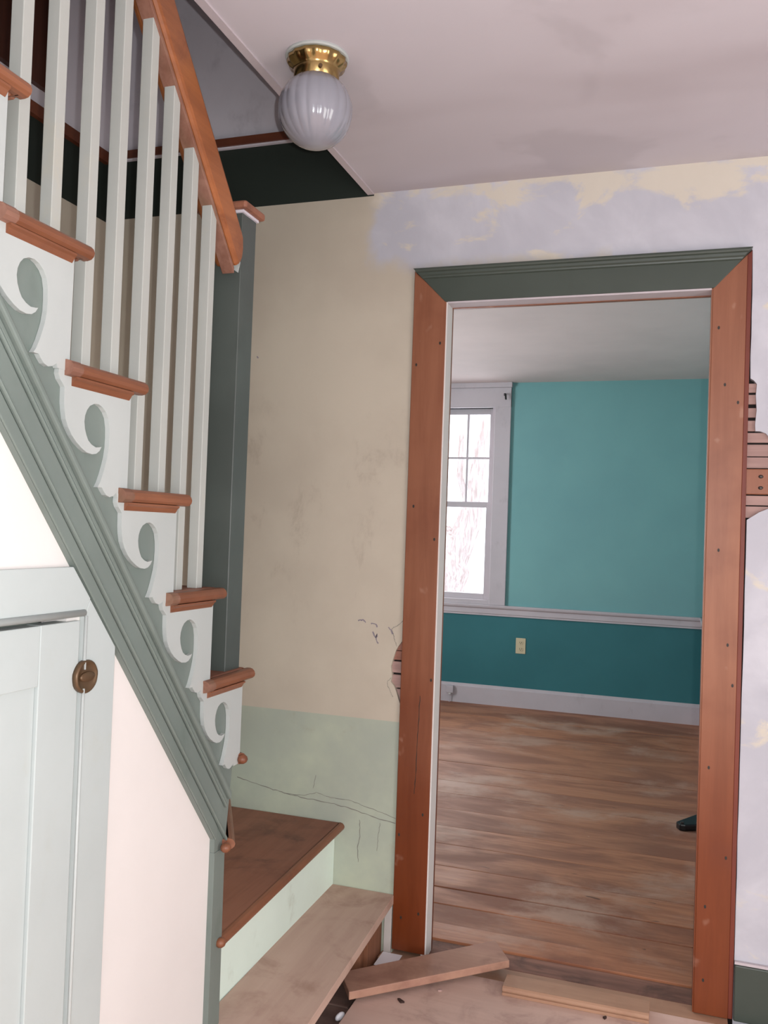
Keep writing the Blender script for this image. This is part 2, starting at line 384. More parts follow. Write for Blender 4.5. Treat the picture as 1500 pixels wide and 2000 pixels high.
# cracks and pencil marks on the plaster
def ribbon(name, pts, wd, mat, parent, y=YB-.0006):
    bm = bmesh.new(); L = []
    for i, (x, z) in enumerate(pts):
        a = Vector(pts[max(0, i-1)]); b = Vector(pts[min(len(pts)-1, i+1)]); d = (b-a).normalized(); n = Vector((-d.y, d.x))*wd*random.uniform(.5, 1.1)/2
        L.append((bm.verts.new((x+n.x, y, z+n.y)), bm.verts.new((x-n.x, y, z-n.y)), bm.verts.new((x, y+.0009, z))))
    for (a, b, c), (d, e, f) in zip(L, L[1:]): bm.faces.new((a, b, e, d)); bm.faces.new((a, d, f, c)); bm.faces.new((b, c, f, e))
    return finish(name, bm, mat, parent)
def curve(pts, n=6, j=.0015):
    out = []
    for (a, b), (c, d) in zip(pts, pts[1:]):
        for i in range(n): out.append((a+(c-a)*i/n+random.uniform(-j, j), b+(d-b)*i/n+random.uniform(-j, j)))
    return out+[pts[-1]]
for pts, wd in (
    ([(-1.351, -.827), (-1.282, -.838), (-1.22, -.85), (-1.171, -.856), (-1.111, -.863), (-1.016, -.867), (-.947, -.876), (-.878, -.891), (-.801, -.901)], .0026),
    ([(-1.171, -.856), (-1.111, -.855), (-1.067, -.84), (-1.017, -.851), (-.959, -.85), (-.89, -.864), (-.801, -.886)], .0018),
    ([(-.918, -.905), (-.915, -.957), (-.922, -.995), (-.918, -1.037)], .0024), ([(-.85, -.906), (-.856, -.949), (-.858, -.994)], .0018),
    ([(-1.072, -.785), (-1.08, -.829)], .0016),
    ([(-.797, -.274), (-.816, -.292), (-.834, -.303), (-.829, -.322), (-.822, -.341), (-.816, -.357)], .0018),
    ([(-.83, -.456), (-.843, -.466), (-.841, -.483), (-.831, -.501), (-.823, -.514)], .0016)):
    ribbon('crack', curve(pts), wd, 'crack', wb)
for pts in ([(-.846, -.299), (-.836, -.308), (-.832, -.32)], [(-.905, -.291), (-.887, -.292), (-.884, -.302)], [(-.898, -.317), (-.888, -.333), (-.882, -.323), (-.885, -.34), (-.877, -.352)], [(-.947, -.285), (-.93, -.281), (-.922, -.29)], [(-1.34, .565), (-1.332, .56)]):
    ribbon('pencil_mark', curve(pts, 3), .005, 'scratch', wb)

# ceiling edge trim beside the stair opening
struct(box('trim_1', 'far_white', -.966, -.945, .48, YB-.001, CE-.004, CE+.02), 'cream strip edging the stairwell opening in the ceiling', 'trim')
# thin plaster line between ceiling and back wall comes from real patch edge
struct(box('baseboard_back', 'header_green', .179, 1.89, YB-.016, YB-.001, FL, FL+.15, bev=.003), 'dark green baseboard right of the doorway', 'baseboard')
struct(box('trim_2', 'far_white', .179, 1.89, YB-.012, YB-.001, FL+.151, FL+.158), 'thin pale strip above the dark green baseboard', 'trim')

# ------------------------------------------------------------------ doorway with stripped casing
dw = empty('door_2', (-.31, YB, FL), 'open doorway framed by orange-brown stripped casings under a dark green head', 'doorway', None, 'structure')
YC = YB-.010
OX0, OX1, IX0, IX1, ZT, ZI = -.797, .177, -.692, .077, .817, .712
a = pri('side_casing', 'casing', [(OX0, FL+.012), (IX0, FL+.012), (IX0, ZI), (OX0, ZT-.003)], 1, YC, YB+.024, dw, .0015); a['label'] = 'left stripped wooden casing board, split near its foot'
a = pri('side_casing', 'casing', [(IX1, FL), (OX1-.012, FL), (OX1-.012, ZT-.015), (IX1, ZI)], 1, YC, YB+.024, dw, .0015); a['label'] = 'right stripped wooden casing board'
pri('casing_edge', 'casing_edge', [(OX1-.012, FL), (OX1, FL), (OX1, ZT-.003), (OX1-.012, ZT-.015)], 1, YC+.002, YB+.024, dw, .0015)
# head casing with a moulded back band
hd = pri('head_casing', 'header_green', [(OX0, ZT-.001), (IX0-.004, ZI+.001), (IX1+.004, ZI+.001), (OX1, ZT-.001)], 1, YC-.002, YB+.024, dw, .001)
hd['label'] = 'dark green head board of the doorway'
prof = [(0, 0), (0, .016), (.006, .018), (.010, .016), (.013, .011), (.020, .010), (.024, .006), (.028, .005), (.031, 0)]
bm = bmesh.new()
n = len(prof)
A = [bm.verts.new((OX0+p*.93, YC-.002-q, ZT-p)) for p, q in prof]; B = [bm.verts.new((OX1-p*.93, YC-.002-q, ZT-p)) for p, q in prof]
bm.faces.new(A); bm.faces.new(B[::-1])
for i in range(n): bm.faces.new((A[i], A[(i+1) % n], B[(i+1) % n], B[i]))
finish('back_band', bm, 'header_green', dw)
# jamb and head lining, cream edge strip
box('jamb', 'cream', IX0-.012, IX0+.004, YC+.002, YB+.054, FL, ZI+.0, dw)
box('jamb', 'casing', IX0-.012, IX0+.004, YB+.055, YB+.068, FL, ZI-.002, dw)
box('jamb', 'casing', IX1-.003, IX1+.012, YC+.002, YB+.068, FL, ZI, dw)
box('head_jamb', 'far_white', IX0+.004, IX1-.003, YC+.002, YB+.050, ZI-.004, ZI+.012, dw)
box('head_jamb', 'casing', IX0+.004, IX1-.003, YB+.051, YB+.066, ZI-.006, ZI+.012, dw)
for x, z in ((-.708, .585), (-.782, .52), (-.705, -.02), (-.70, -.45), (-.775, .08), (-.712, -.86), (-.785, -.93), (-.715, -1.16), (-.77, -1.18), (.095, .60), (.115, .44), (.15, .39), (.11, -.02), (.155, -.39), (.10, -.62), (.14, -.28), (.15, -.86), (.10, -1.0), (.10, -1.20)):
    bm = bmesh.new(); lathe(bm, [(0, -.001), (.0032, -.001), (.0032, .0006), (0, .0008)], (0, 0, 0), 8)
    for v in bm.verts: v.co = Vector((x+v.co.x, YC-v.co.z, z+v.co.y*1.6))
    finish('nail_hole', bm, 'dark_slot', dw)
ribbon('wood_split', curve([(-.733, -.50), (-.736, -.62), (-.738, -.74), (-.741, -.80)], 8, .0008), .0022, 'dark_slot', dw, YC-.0005)

# ------------------------------------------------------------------ hall floor
fl = empty('floor', (0, 1, FL), 'bare pinkish floor boards of the hall', 'floor', None, 'structure')
y = 2.553
for i, wd in enumerate((.47, .40, .38, .42, .36, .40, .38, .42, .36, .42, .4)):
    y0 = max(y-wd, -1.6)
    box('floor_board', 'hall_board', -.806+i*.0 if i < 2 else -.9, 1.9, y0+.0015, y, FL-.022, FL, fl, .002)
    y = y0
    if y <= -1.6: break
box('subfloor', 'subfloor', XL, 1.9, -1.6, 2.72, FL-.075, FL-.05, fl)
box('subfloor_board', 'subfloor', -1.05, -.824, 2.291, 2.60, FL-.05, FL-.022, fl, .003)
box('subfloor_board', 'subfloor', -1.05, -.815, 1.7, 2.285, FL-.05, FL-.022, fl, .003)
# threshold pieces in the doorway
box('threshold_board', 'loose2', -.83, .165, 2.557, 2.634, FL-.03, FL-.003, fl, .002)
box('threshold_board', 'dirty', -.75, .105, 2.637, 2.733, FL-.03, FL-.004, fl, .002)

# ------------------------------------------------------------------ far room
ff = empty('floor', (-1.2, 4.6, FL), 'worn brown plank floor of the turquoise room', 'floor', None, 'structure')
ys = [2.735, 2.85, 2.995, 3.13, 3.335, 3.57, 3.79, 4.03, 4.27, 4.49, 4.86, 5.28, 5.72, 6.15, 6.62]
for i, (a, b) in enumerate(zip(ys, ys[1:])):
    g = .011 if i == 3 else .003
    dz = random.uniform(-.0015, .0015)
    if False:
        xc = random.uniform(-1.1, -.5) if i % 4 else -.32
        box('floor_board', 'far_floor', -3.1, xc-.001, a+g, b, FL-.022, FL+dz, ff, .0015)
        box('floor_board', 'far_floor', xc+.001, .22, a+g, b, FL-.022, FL+dz+.0008, ff, .0015)
    else:
        box('floor_board', 'far_floor', -3.1, .22, a+g, b, FL-.022, FL+dz, ff, .0015)
box('subfloor', 'dark_inside', -3.1, .22, 2.735, 6.62, FL-.05, FL-.026, ff)
YF = 6.604
struct(box('ceiling', 'far_ceiling', -3.1, .3, YB+.115, 6.75, FCE, FCE+.03), 'pale ceiling of the turquoise room', 'ceiling')
WX0, WX1, WZ0, WZ1 = -1.975, -1.345, -.50, .98
bm = bmesh.new()
for x0, x1, z0, z1 in ((-3.1, WX0, FL-.03, FCE), (WX1, .3, FL-.03, FCE), (WX0, WX1, FL-.03, WZ0), (WX0, WX1, WZ1, FCE)): bx(bm, x0, x1, YF, YF+.14, z0, z1)
struct(finish('wall_far', bm, 'far_wall'), 'turquoise far wall, darker below the chair rail')
struct(box('wall_far_right', 'far_wall', .203, .30, YB+.115, YF, FL-.03, FCE), 'turquoise right wall of the far room')
bm = bmesh.new()
for y0, y1, z0, z1 in ((2.715, 4.0, FL-.03, FCE), (5.2, YF, FL-.03, FCE), (4.0, 5.2, FL-.03, -.5), (4.0, 5.2, .95, FCE)): bx(bm, -3.1, -3.0, y0, y1, z0, z1)
struct(finish('wall_far_left', bm, 'far_wall'), 'turquoise left wall of the far room')
bm = bmesh.new(); bx(bm, -3.1, XL, 2.66, 2.74, FL-.03, FCE); bx(bm, XL, -.76, 2.716, 2.735, FL-.03, FCE); bx(bm, .115, .21, 2.716, 2.73, FL-.03, FCE); bx(bm, -.76, .115, 2.716, 2.73, .77, FCE)
struct(finish('wall_far_near', bm, 'far_wall'), 'near wall of the far room around the doorway')
rail_prof = [(0, 0), (.0, .012), (.012, .012), (.016, .018), (.050, .018), (.056, .022), (.060, .032), (.072, .036), (.078, .036), (.082, .030), (.082, 0)]
cr_ = swp('trim_3', 'far_white', rail_prof, (-3.0, YF, -.615), (.203, YF, -.615), (0, 0, 1), (0, -1, 0)); struct(cr_, 'greyed white chair rail on the turquoise far wall', 'trim')
struct(swp('trim_4', 'far_white', rail_prof, (.203, 2.73, -.615), (.203, YF, -.615), (0, 0, 1), (-1, 0, 0)), 'chair rail on the right wall of the far room', 'trim')
bb = [(0, 0), (0, .018), (.125, .018), (.132, .012), (.147, .008), (.147, 0)]
struct(swp('baseboard_far', 'far_white', bb, (-3.0, YF, FL), (.203, YF, FL), (0, 0, 1), (0, -1, 0)), 'scuffed white baseboard along the turquoise far wall', 'baseboard')
struct(swp('baseboard_far_right', 'far_white', bb, (.203, 2.73, FL), (.203, YF, FL), (0, 0, 1), (-1, 0, 0)), 'white baseboard on the right wall of the far room', 'baseboard')
# window
wn = empty('window_1', (-1.66, YF, -.53), 'white sash window on the turquoise far wall with a tree outside', 'window', None, 'structure')
for x0, x1 in ((WX1, -1.222), (-2.098, WX0)): box('casing', 'far_white', x0, x1, YF-.024, YF, -.533, 1.125, wn, .003)
box('head_casing', 'far_white', -2.098, -1.222, YF-.026, YF, WZ1-.004, 1.128, wn, .003)
box('head_cap', 'far_white', -2.115, -1.216, YF-.040, YF, 1.128, FCE, wn, .003)
bm = bmesh.new(); bx(bm, WX1-.012, WX1, YF-.005, YF+.14, WZ0, WZ1+.02); bx(bm, WX0, WX0+.012, YF-.005, YF+.14, WZ0, WZ1+.02); bx(bm, WX0, WX1, YF-.005, YF+.14, WZ1, WZ1+.02); bx(bm, WX0, WX1, YF-.005, YF+.14, -.533, -.505)
finish('frame', bm, 'far_white', wn)
box('stool', 'far_white', WX0-.02, WX1+.01, YF-.022, YF+.07, -.534, -.498, wn, .003)
def sash(y0, y1, z0, z1, bot, top, st=.042):
    s_ = box('sash', 'far_white', WX0+.014, WX0+.014+st, y0, y1, z0, z1, wn, .003)
    return s_
def sashf(x0, x1, y0, y1, z0, z1, st, tr, br, cols, rows):
    bm = bmesh.new(); bx(bm, x0, x0+st, y0, y1, z0, z1); bx(bm, x1-st, x1, y0, y1, z0, z1); bx(bm, x0+st, x1-st, y0, y1, z1-tr, z1); bx(bm, x0+st, x1-st, y0, y1, z0, z0+br)
    s_ = finish('sash', bm, 'far_white', wn, .002)
    gx0, gx1, gz0, gz1 = x0+st, x1-st, z0+br, z1-tr
    cw = (gx1-gx0)/cols; rh = (gz1-gz0)/rows
    for i in range(1, cols): box('muntin', 'far_white', gx0+i*cw-.008, gx0+i*cw+.008, y0+.004, y1-.004, gz0, gz1, s_)
    for j in range(1, rows): box('muntin', 'far_white', gx0, gx1, y0+.005, y1-.005, gz0+j*rh-.008, gz0+j*rh+.008, s_)
    for i in range(cols):
        for j in range(rows):
            ym = (y0+y1)/2
            box('pane', 'glass', gx0+i*cw+.0081*(i > 0), gx0+(i+1)*cw-.0081*(i < cols-1), ym-.001, ym+.001, gz0+j*rh+.0081*(j > 0), gz0+(j+1)*rh-.0081*(j < rows-1), s_)
sashf(-1.950, -1.368, YF+.066, YF+.096, .213, .980, .030, .045, .040, 3, 2)
sashf(-1.948, -1.362, YF+.032, YF+.062, -.50, .250, .040, .042, .045, 1, 1)
box('stop', 'far_white', WX1-.022, WX1-.010, YF+.006, YF+.030, WZ0, WZ1, wn)
box('stop', 'far_white', WX0+.010, WX0+.022, YF+.006, YF+.030, WZ0, WZ1, wn)
hk = empty('curtain_hook', (-1.268, YF-.03, 1.05), 'small black hook at the top corner of the white window casing', 'hook')
box('mount_plate', 'black', -1.280, -1.264, YF-.030, YF-.025, 1.064, 1.083, hk, .002)
bm = bmesh.new(); sweep(bm, [(.007*math.cos(t), .007*math.sin(t)) for t in [i*PI/4 for i in range(8)]], (-1.272, YF-.03, 1.074), (-1.262, YF-.055, 1.066), (0, 0, 1), (1, 0, 0))
sweep(bm, [(.007*math.cos(t), .007*math.sin(t)) for t in [i*PI/4 for i in range(8)]], (-1.262, YF-.055, 1.073), (-1.258, YF-.055, 1.030), (0, 1, 0), (1, 0, 0)); finish('arm', bm, 'black', hk)

# outlet, telephone jack
ou = empty('wall_outlet', (-1.095, YF, -.885), 'almond duplex outlet on the dark turquoise wall below the chair rail', 'outlet')
box('cover_plate', 'almond', -1.132, -1.058, YF-.006, YF, -.887, -.770, ou, .002)
for zc in (-.853, -.804):
    bm = bmesh.new(); lathe(bm, [(0, 0), (.017, 0), (.017, .003), (0, .003)], (0, 0, 0), 20)
    for v in bm.verts: v.co = Vector((-1.095+v.co.x, YF-.006-v.co.z, zc+max(-.013, min(.013, v.co.y))))
    so = finish('socket', bm, 'almond', ou)
    bm = bmesh.new()
    for dx in (-.0065, .0065): bx(bm, -1.095+dx-.0015, -1.095+dx+.0015, YF-.0098, YF-.0088, zc-.002, zc+.007)
    bx(bm, -1.0975, -1.0925, YF-.0098, YF-.0088, zc-.009, zc-.005); finish('slots', bm, 'dark_slot', so)
jk = empty('telephone_jack', (-1.625, YF-.02, -1.24), 'small white telephone jack on the baseboard under the window', 'jack')
box('jack_body', 'far_white', -1.655, -1.595, YF-.048, YF-.019, -1.222, -1.165, jk, .004)
box('jack_plug', 'cream', -1.634, -1.614, YF-.044, YF-.028, -1.234, -1.222, jk, .002)
box('cord', 'far_white', -1.627, -1.622, YF-.040, YF-.034, FL, -1.234, jk)
# black foot by the right jamb
bf = empty('metal_foot', (.12, 4.28, FL), 'black metal foot poking out past the right door casing onto the plank floor', 'stand foot')
pri('plate', 'black', [(.03, 4.20), (.045, 4.165), (.07, 4.165), (.20, 4.24), (.20, 4.44), (.17, 4.44)], 2, FL, FL+.03, bf, .006)
box('upright', 'black', .165, .198, 4.24, 4.40, FL+.03, FL+.075, bf, .006)
bm = bmesh.new(); lathe(bm, [(0, 0), (.008, 0), (.008, .006), (0, .007)], (.056, 4.185, FL+.03), 12); finish('bolt', bm, 'nail', bf)

# tree, ground outside
tr = empty('tree', (-3.1, 11.2, FL-.5), 'pale forked tree trunk outside behind the window panes', 'tree')
def limb(name, pts, parent):
    bm = bmesh.new(); rings = []; N = 14
    for i, (x, y, z, r) in enumerate(pts):
        rings.append([bm.verts.new((x+r*(1+.12*math.sin(3*t+i)+random.uniform(-.05, .05))*math.cos(t), y+r*math.sin(t), z)) for t in [2*PI*k/N for k in range(N)]])
    for a, b in zip(rings, rings[1:]):
        for i in range(N): bm.faces.new((a[i], a[(i+1) % N], b[(i+1) % N], b[i]))
    bm.faces.new(rings[0]); bm.faces.new(rings[-1][::-1])
    return finish(name, bm, 'bark', parent, smooth=True)
limb('trunk', [(-3.10, 11.2, -1.8, .42), (-3.05, 11.2, -1.2, .36), (-3.0, 11.2, -.8, .34), (-2.92, 11.2, -.5, .36), (-2.92, 11.2, -.3, .30), (-2.90, 11.2, -.05, .22), (-2.90, 11.2, .1, .05)], tr)
limb('limb', [(-2.95, 11.2, -.60, .27), (-2.74, 11.2, -.2, .20), (-2.58, 11.2, .2, .16), (-2.50, 11.2, .6, .12), (-2.46, 11.2, 1.1, .08), (-2.42, 11.2, 1.5, .06)], tr)
limb('limb', [(-3.10, 11.2, -.60, .22), (-3.12, 11.2, -.1, .14), (-3.06, 11.2, .5, .12), (-3.05, 11.2, 1.0, .12), (-3.1, 11.2, 1.4, .09)], tr)
limb('branch', [(-2.6, 11.2, .35, .05), (-2.72, 11.15, .75, .045), (-2.70, 11.1, 1.3, .03)], tr)
struct(box('ground', 'snow', -25, 20, 7.2, 60, FL-.9, FL-.5), 'snowy ground outside', 'ground')

# ------------------------------------------------------------------ wall and cupboard door under the stairs
XW = -.960                               # plaster face under the string
def sl(y, off=0): return -.693-(y-1.729)*1.205+off      # lower edge of the string
DY0, DY1, DZ = .45, 1.246, -.164        # cupboard opening
bm = bmesh.new()
prism(bm, [(DY1-.03, FL), (1.76, FL), (1.76, -.60), (DY1-.03, sl(DY1-.03)+.05)], 0, XW-.05, XW)
prism(bm, [(-1.6, DZ), (DY1-.03, DZ), (DY1-.03, sl(DY1-.03)+.05), (.28, CE), (-1.6, CE)], 0, XW-.05, XW)
bx(bm, XW-.05, XW, -1.6, DY0, FL, DZ)
struct(finish('wall_left', bm, 'cream'), 'cream wall under the staircase around the pale cupboard door')
dr = empty('door_1', (XW, .85, FL), 'very pale green cupboard door under the stairs with a brown oval latch', 'door', None, 'structure')
CF = XW+.012
csg = [(DY1, FL), (1.338, FL), (1.338, sl(1.338)-.001), (1.300, -.1785+.0), (DY1, DZ)]
c = pri('casing', 'door_green', [(DY1+.004, FL), (1.338, FL), (1.338, sl(1.338)-.002), (1.262, sl(1.262)-.004), (DY1+.004, DZ+.006)], 0, XW, CF, dr, .0015)
pri('head_casing', 'door_green', [(DY0-.09, DZ+.008), (DY1+.003, DZ+.008), (1.261, sl(1.261)-.004), (1.2135, -.0775), (DY0-.09, -.0775)], 0, XW, CF+.001, dr, .0015)
swp('head_bead', 'door_green', [(.004*math.cos(t)*1.3, .006*math.sin(t)) for t in [i*PI/4 for i in range(8)]], (CF+.001, DY0, DZ+.008), (CF+.001, DY1, DZ+.008), (1, 0, 0), (0, 0, 1), dr, smooth=True)
bead = swp('side_bead', 'white', [(.003*math.cos(t), .003*math.sin(t)) for t in [i*PI/4 for i in range(8)]], (CF, DY1+.006, FL), (CF, DY1+.006, DZ+.002), (1, 0, 0), (0, 1, 0), dr, smooth=True)
pf = DY1-.004
lf = box('stile', 'door_green', XW-.022, CF-.004, 1.146, pf, FL+.006, DZ-.005, dr, .0015)
box('stile', 'door_green', XW-.022, CF-.004, DY0+.003, .56, FL+.006, DZ-.001, dr, .0015)
box('top_rail', 'door_green', XW-.022, CF-.0042, .5605, 1.1455, -.266, DZ-.0055, dr, .0015)
box('bottom_rail', 'door_green', XW-.022, CF-.004, .561, 1.145, FL+.006, FL+.14, dr, .0015)
box('door_panel', 'door_green', XW-.022, CF-.011, .561, 1.145, FL+.14, -.266, dr)
# oval latch
lt = empty('latch', (0, 0, 0)); lt.parent = dr; lt.location = Vector((CF, 1.256, -.265+H))-Vector(dr['_w']); lt['_w'] = (CF, 1.256, -.265+H)
lt['label'] = 'brown oval latch plate with paint runs'
def oval(name, ry, rz, prof, mat, cy=1.256, cz=-.265, x0=CF, parent=lt, N=28, wob=0):
    bm = bmesh.new(); rings = []
    for s_, h in prof:
        rings.append([bm.verts.new((x0+h, cy+ry*s_*math.cos(t)*(1+wob*math.sin(9*t)), cz+rz*s_*math.sin(t)*(1+wob*math.sin(7*t)))) for t in [2*PI*i/N for i in range(N)]])
    for a, b in zip(rings, rings[1:]):
        for i in range(N): bm.faces.new((a[i], a[(i+1) % N], b[(i+1) % N], b[i]))
    bm.faces.new(rings[-1][::-1]); bm.faces.new(rings[0])
    return finish(name, bm, mat, parent, smooth=True)
oval('latch_plate', .029, .0285, [(1, -.004), (1, .002), (.96, .005), (.86, .0055), (.80, .0035), (.5, .003), (.1, .003)], 'old_brass', wob=.012)
oval('thumb_turn', .019, .0085, [(1, .002), (1, .006), (.85, .0072), (.3, .0078)], 'old_brass')
bm = bmesh.new(); bx(bm, CF+.0035, CF+.0062, 1.2465, 1.2485, -.292, -.284); bx(bm, CF+.0035, CF+.0062, 1.2475, 1.2490, -.252, -.240); finish('paint_run', bm, 'white', lt)

# ------------------------------------------------------------------ the staircase
st = empty('staircase', (-1.4, 1.5, FL), 'winding painted staircase with scrolled brackets, square balusters and orange handrail', 'staircase')
Z = {9: -1.118, 8: -.923, 7: -.703, 6: -.521, 5: -.330, 4: -.1355, 3: .0595, 2: .2575, 1: .454, 0: .648, -1: .843, -2: 1.038, -3: 1.216}
YN = {5: 1.850, 4: 1.700, 3: 1.541, 2: 1.375, 1: 1.205, 0: 1.045, -1: .885, -2: .725, -3: .565}   # nosing tips
YFR = {5: 1.640, 4: 1.484, 3: 1.318, 2: 1.163, 1: 1.0035, 0: .845, -1: .685, -2: .525, -3: .30}
XN = -.925
# string: saw-toothed board, then the bottom post
def top_line():  # saw-tooth under the treads
    p = []
    for k in range(-2, 6):
        yr = YN[k]-.035
        p.append((YN[k-1]-.035, Z[k]-.004)); p.append((yr, Z[k]-.004))
    return p
tl = top_line()
poly = [(YN[-3]-.035, sl(YN[-3]-.035))] + tl + [(YN[5]-.035, Z[5]-.2), (1.797, -.553), (1.784, -.66), (1.776, -.722), (1.729, -.722), (1.729, -.693)]
strg = pri('string_board', 'string_green', poly, 0, XS-.030, XS, st)
pri('string_post', 'string_green', [(1.729, FL), (1.782, FL), (1.776, -.7225), (1.729, -.7225)], 0, XS-.032, XS+.001, st, .001)
# inclined mouldings along the string, extruded along the slope
SLP = 1.205
def incl(name, s0, s1, y0, y1, t, mat='string_green', bev=.0015):
    """band between vertical offsets s0 and s1 over the string's lower edge"""
    return pri(name, mat, [(y0, sl(y0, s0)), (y1, sl(y1, s0)), (y1, sl(y1, s1)), (y0, sl(y0, s1))], 0, XS, XS+t, st, bev)
incl('string_moulding', .0, .034, .60, 1.730, .004)
incl('string_moulding', .036, .045, .60, 1.772, .010, bev=.003)
incl('string_moulding', .048, .104, .60, 1.752, .003)
incl('string_moulding', .106, .115, .60, 1.768, .008, bev=.0025)
incl('string_moulding', .117, .129, .60, 1.768, .006)
incl('string_moulding', .131, .150, .60, 1.775, .015, bev=.004)
# scrolled bracket
BR = [(-.2542, -.0216), (-.2548, -.0275), (-.2504, -.0363), (-.2422, -.0439), (-.239, -.0472), (-.2388, -.0562), (-.2384, -.0717), (-.2366, -.0844), (-.2327, -.0994), (-.226, -.1115), (-.2163, -.1234), (-.2036, -.1339), (-.1887, -.1429), (-.1758, -.1484), (-.1609, -.1501), (-.1503, -.148), (-.1419, -.1424), (-.1369, -.135), (-.1423, -.1362), (-.1531, -.1373), (-.1641, -.1337), (-.173, -.1279), (-.1788, -.1191), (-.1833, -.1089), (-.1855, -.0972), (-.1842, -.0863), (-.1796, -.0762), (-.1727, -.0685), (-.1614, -.0634), (-.1495, -.0624), (-.1394, -.0657), (-.1289, -.0732), (-.1215, -.0833), (-.1174, -.0995), (-.1164, -.1175), (-.1169, -.1343), (-.1201, -.1528), (-.1247, -.1671), (-.1304, -.1827), (-.1371, -.197), (-.1431, -.2056), (-.131, -.2056), (-.1262, -.2115), (-.119, -.2181), (-.1086, -.2211), (-.0985, -.2185), (-.0897, -.2124), (-.0867, -.2195), (-.0583, -.2195), (-.0575, -.03), (-.0575, .0), (-.250, .0)]
for k in range(5, -3, -1):
    nxt = YN[k+1] if k < 5 else YN[5]+.15
    pts = []
    for a, b in BR:
        yy = YN[k]+.0226+a*.9926; zz = Z[k]+.0025+b*(.985)
        if k == 5: yy = YN[5]+.0226+a*.955-.003
        pts.append((yy, min(zz, Z[k]-.005)))
    pri('bracket', 'white', pts, 0, XS+.0002+.0004*(k % 2), XS+.0092+.0005*(k % 2), st)
# straight treads with return nosings
NOS = [(-.0, .0), (.006, -.0015), (.011, -.006), (.0135, -.0125), (.012, -.0185), (.007, -.023), (.0, -.0245)]
def tread(poly, z, name='tread', th=.0245, mat='tread', bev=.003):
    return pri(name, mat, poly, 2, z-th, z, st, bev)
SC = [(0, -.0245), (.010, -.0245), (.010, -.028), (.006, -.031), (.003, -.036), (0, -.040)]
for k in range(5, -4, -1):
    yn, yf = YN[k], YFR[k]
    if k == 5: poly = [(XL, 1.62), (-.951, 1.62), (-.951, yn-.005), (XL, yn-.005)]
    else: poly = [(XL, yf-.02), (-.951, yf-.02), (-.951, yn-.005), (XL, yn-.005)]
    t_ = tread(poly, Z[k])
    # front nosing (towards the back wall)
    bm = bmesh.new(); sweep(bm, [(p-.014, q) for p, q in NOS]+[(-.016, -.0245), (-.016, 0)], (XL, yn, Z[k]), (-.938, yn, Z[k]), (0, 1, 0), (0, 0, 1)); finish('nosing', bm, 'nosing', t_, smooth=False)
    # return nosing on the open end with its mitred scotia
    bm = bmesh.new(); sweep(bm, [(p+.006, q) for p, q in NOS]+[(-.002, -.0245), (-.002, 0)], (-.943, yf, Z[k]), (-.943, yn-.003, Z[k]), (1, 0, 0), (0, 0, 1)); finish('return_nosing', bm, 'nosing', t_)
    bm = bmesh.new(); sweep(bm, SC, (XS+.009, yf+.014, Z[k]), (XS+.009, yn-.040, Z[k]), (1, 0, 0), (0, 0, 1)); finish('scotia', bm, 'nosing', t_)
    bm = bmesh.new(); sweep(bm, [((p+.006)*1.12, q*1.06+.0006) for p, q in NOS]+[(-.002, -.0245), (-.002, 0)], (-.943, yf-.004, Z[k]), (-.943, yf+.022, Z[k]), (1, 0, 0), (0, 0, 1)); finish('end_block', bm, 'rail_under', t_)
for k in range(5, -3, -1):       # risers under the straight treads (their faces look towards the back wall)
    box('riser', 'riser_green', XL, -.951, YN[k]-.055, YN[k]-.036, Z[k+1]+.0, Z[k]-.0246, st)
# winders
PV = Vector((-.948, 1.79))
def ray_(deg, org=PV):
    d = Vector((-math.sin(math.radians(deg)), math.cos(math.radians(deg))))
    return org, d
def to_wall(org, d):
    t = (YB-.0005-org.y)/d.y if d.y > 1e-6 else 1e9
    t2 = (XL-org.x)/d.x if d.x < -1e-6 else 1e9
    t = min(t, t2); return (org.x+d.x*t, org.y+d.y*t), t2 <= t+1e-9
d7 = Vector((-.51, .86)).normalized(); d6 = Vector((-.866, .5))
p7, s7 = to_wall(Vector((-.930, 1.775)), d7); p6, s6 = to_wall(Vector((-.930, 1.812)), d6)
b7, _ = to_wall(Vector((-.965, 1.775)), d7); b6, _ = to_wall(Vector((-.965, 1.80)), d6)
# tread 8
tread([(-.952, 1.782), (-.980, YB-.001), (-1.46, YB-.001), (-1.02, 1.75), (-.985, 1.75), (-.985, 1.772), (-.952, 1.772)], Z[8])
bm = bmesh.new(); sweep(bm, NOS+[(-.004, -.0245), (-.004, 0)], (-.951, 1.772, Z[8]), (-.981, YB-.001, Z[8]), (1, 0, 0), (0, 0, 1)); n8 = finish('nosing', bm, 'nosing', st)
def nose_ball(x, y, z, parent=None):
    bm = bmesh.new(); bmesh.ops.create_icosphere(bm, subdivisions=2, radius=.0112)
    for v in bm.verts: v.co = Vector((x+v.co.x*1.1, y+v.co.y*1.15, z-.0125+v.co.z))
    return finish('nosing_end', bm, 'nosing', parent or st, smooth=True)
nose_ball(-.942, 1.764, Z[8]+.004)
# riser 8 and riser 7/6
pri('riser', 'riser_green', [(-.990, 1.783), (-1.000, YB-.001), (-1.018, YB-.001), (-1.010, 1.75), (-.990, 1.75)], 2, Z[9]-.02, Z[8]-.0246, st)
def slab(name, mat, a, b, th, z0, z1, par=st, bev=0):
    a, b = Vector(a), Vector(b); n = Vector((-(b-a).y, (b-a).x)).normalized()*th
    return pri(name, mat, [tuple(a), tuple(b), tuple(b+n), tuple(a+n)], 2, z0, z1, par, bev)
slab('riser', 'riser_green', (-.975, 1.80), b7, .018, Z[8], Z[7]-.0246)
slab('riser', 'riser_green', (-.985, 1.80), b6, .018, Z[7], Z[6]-.0246)
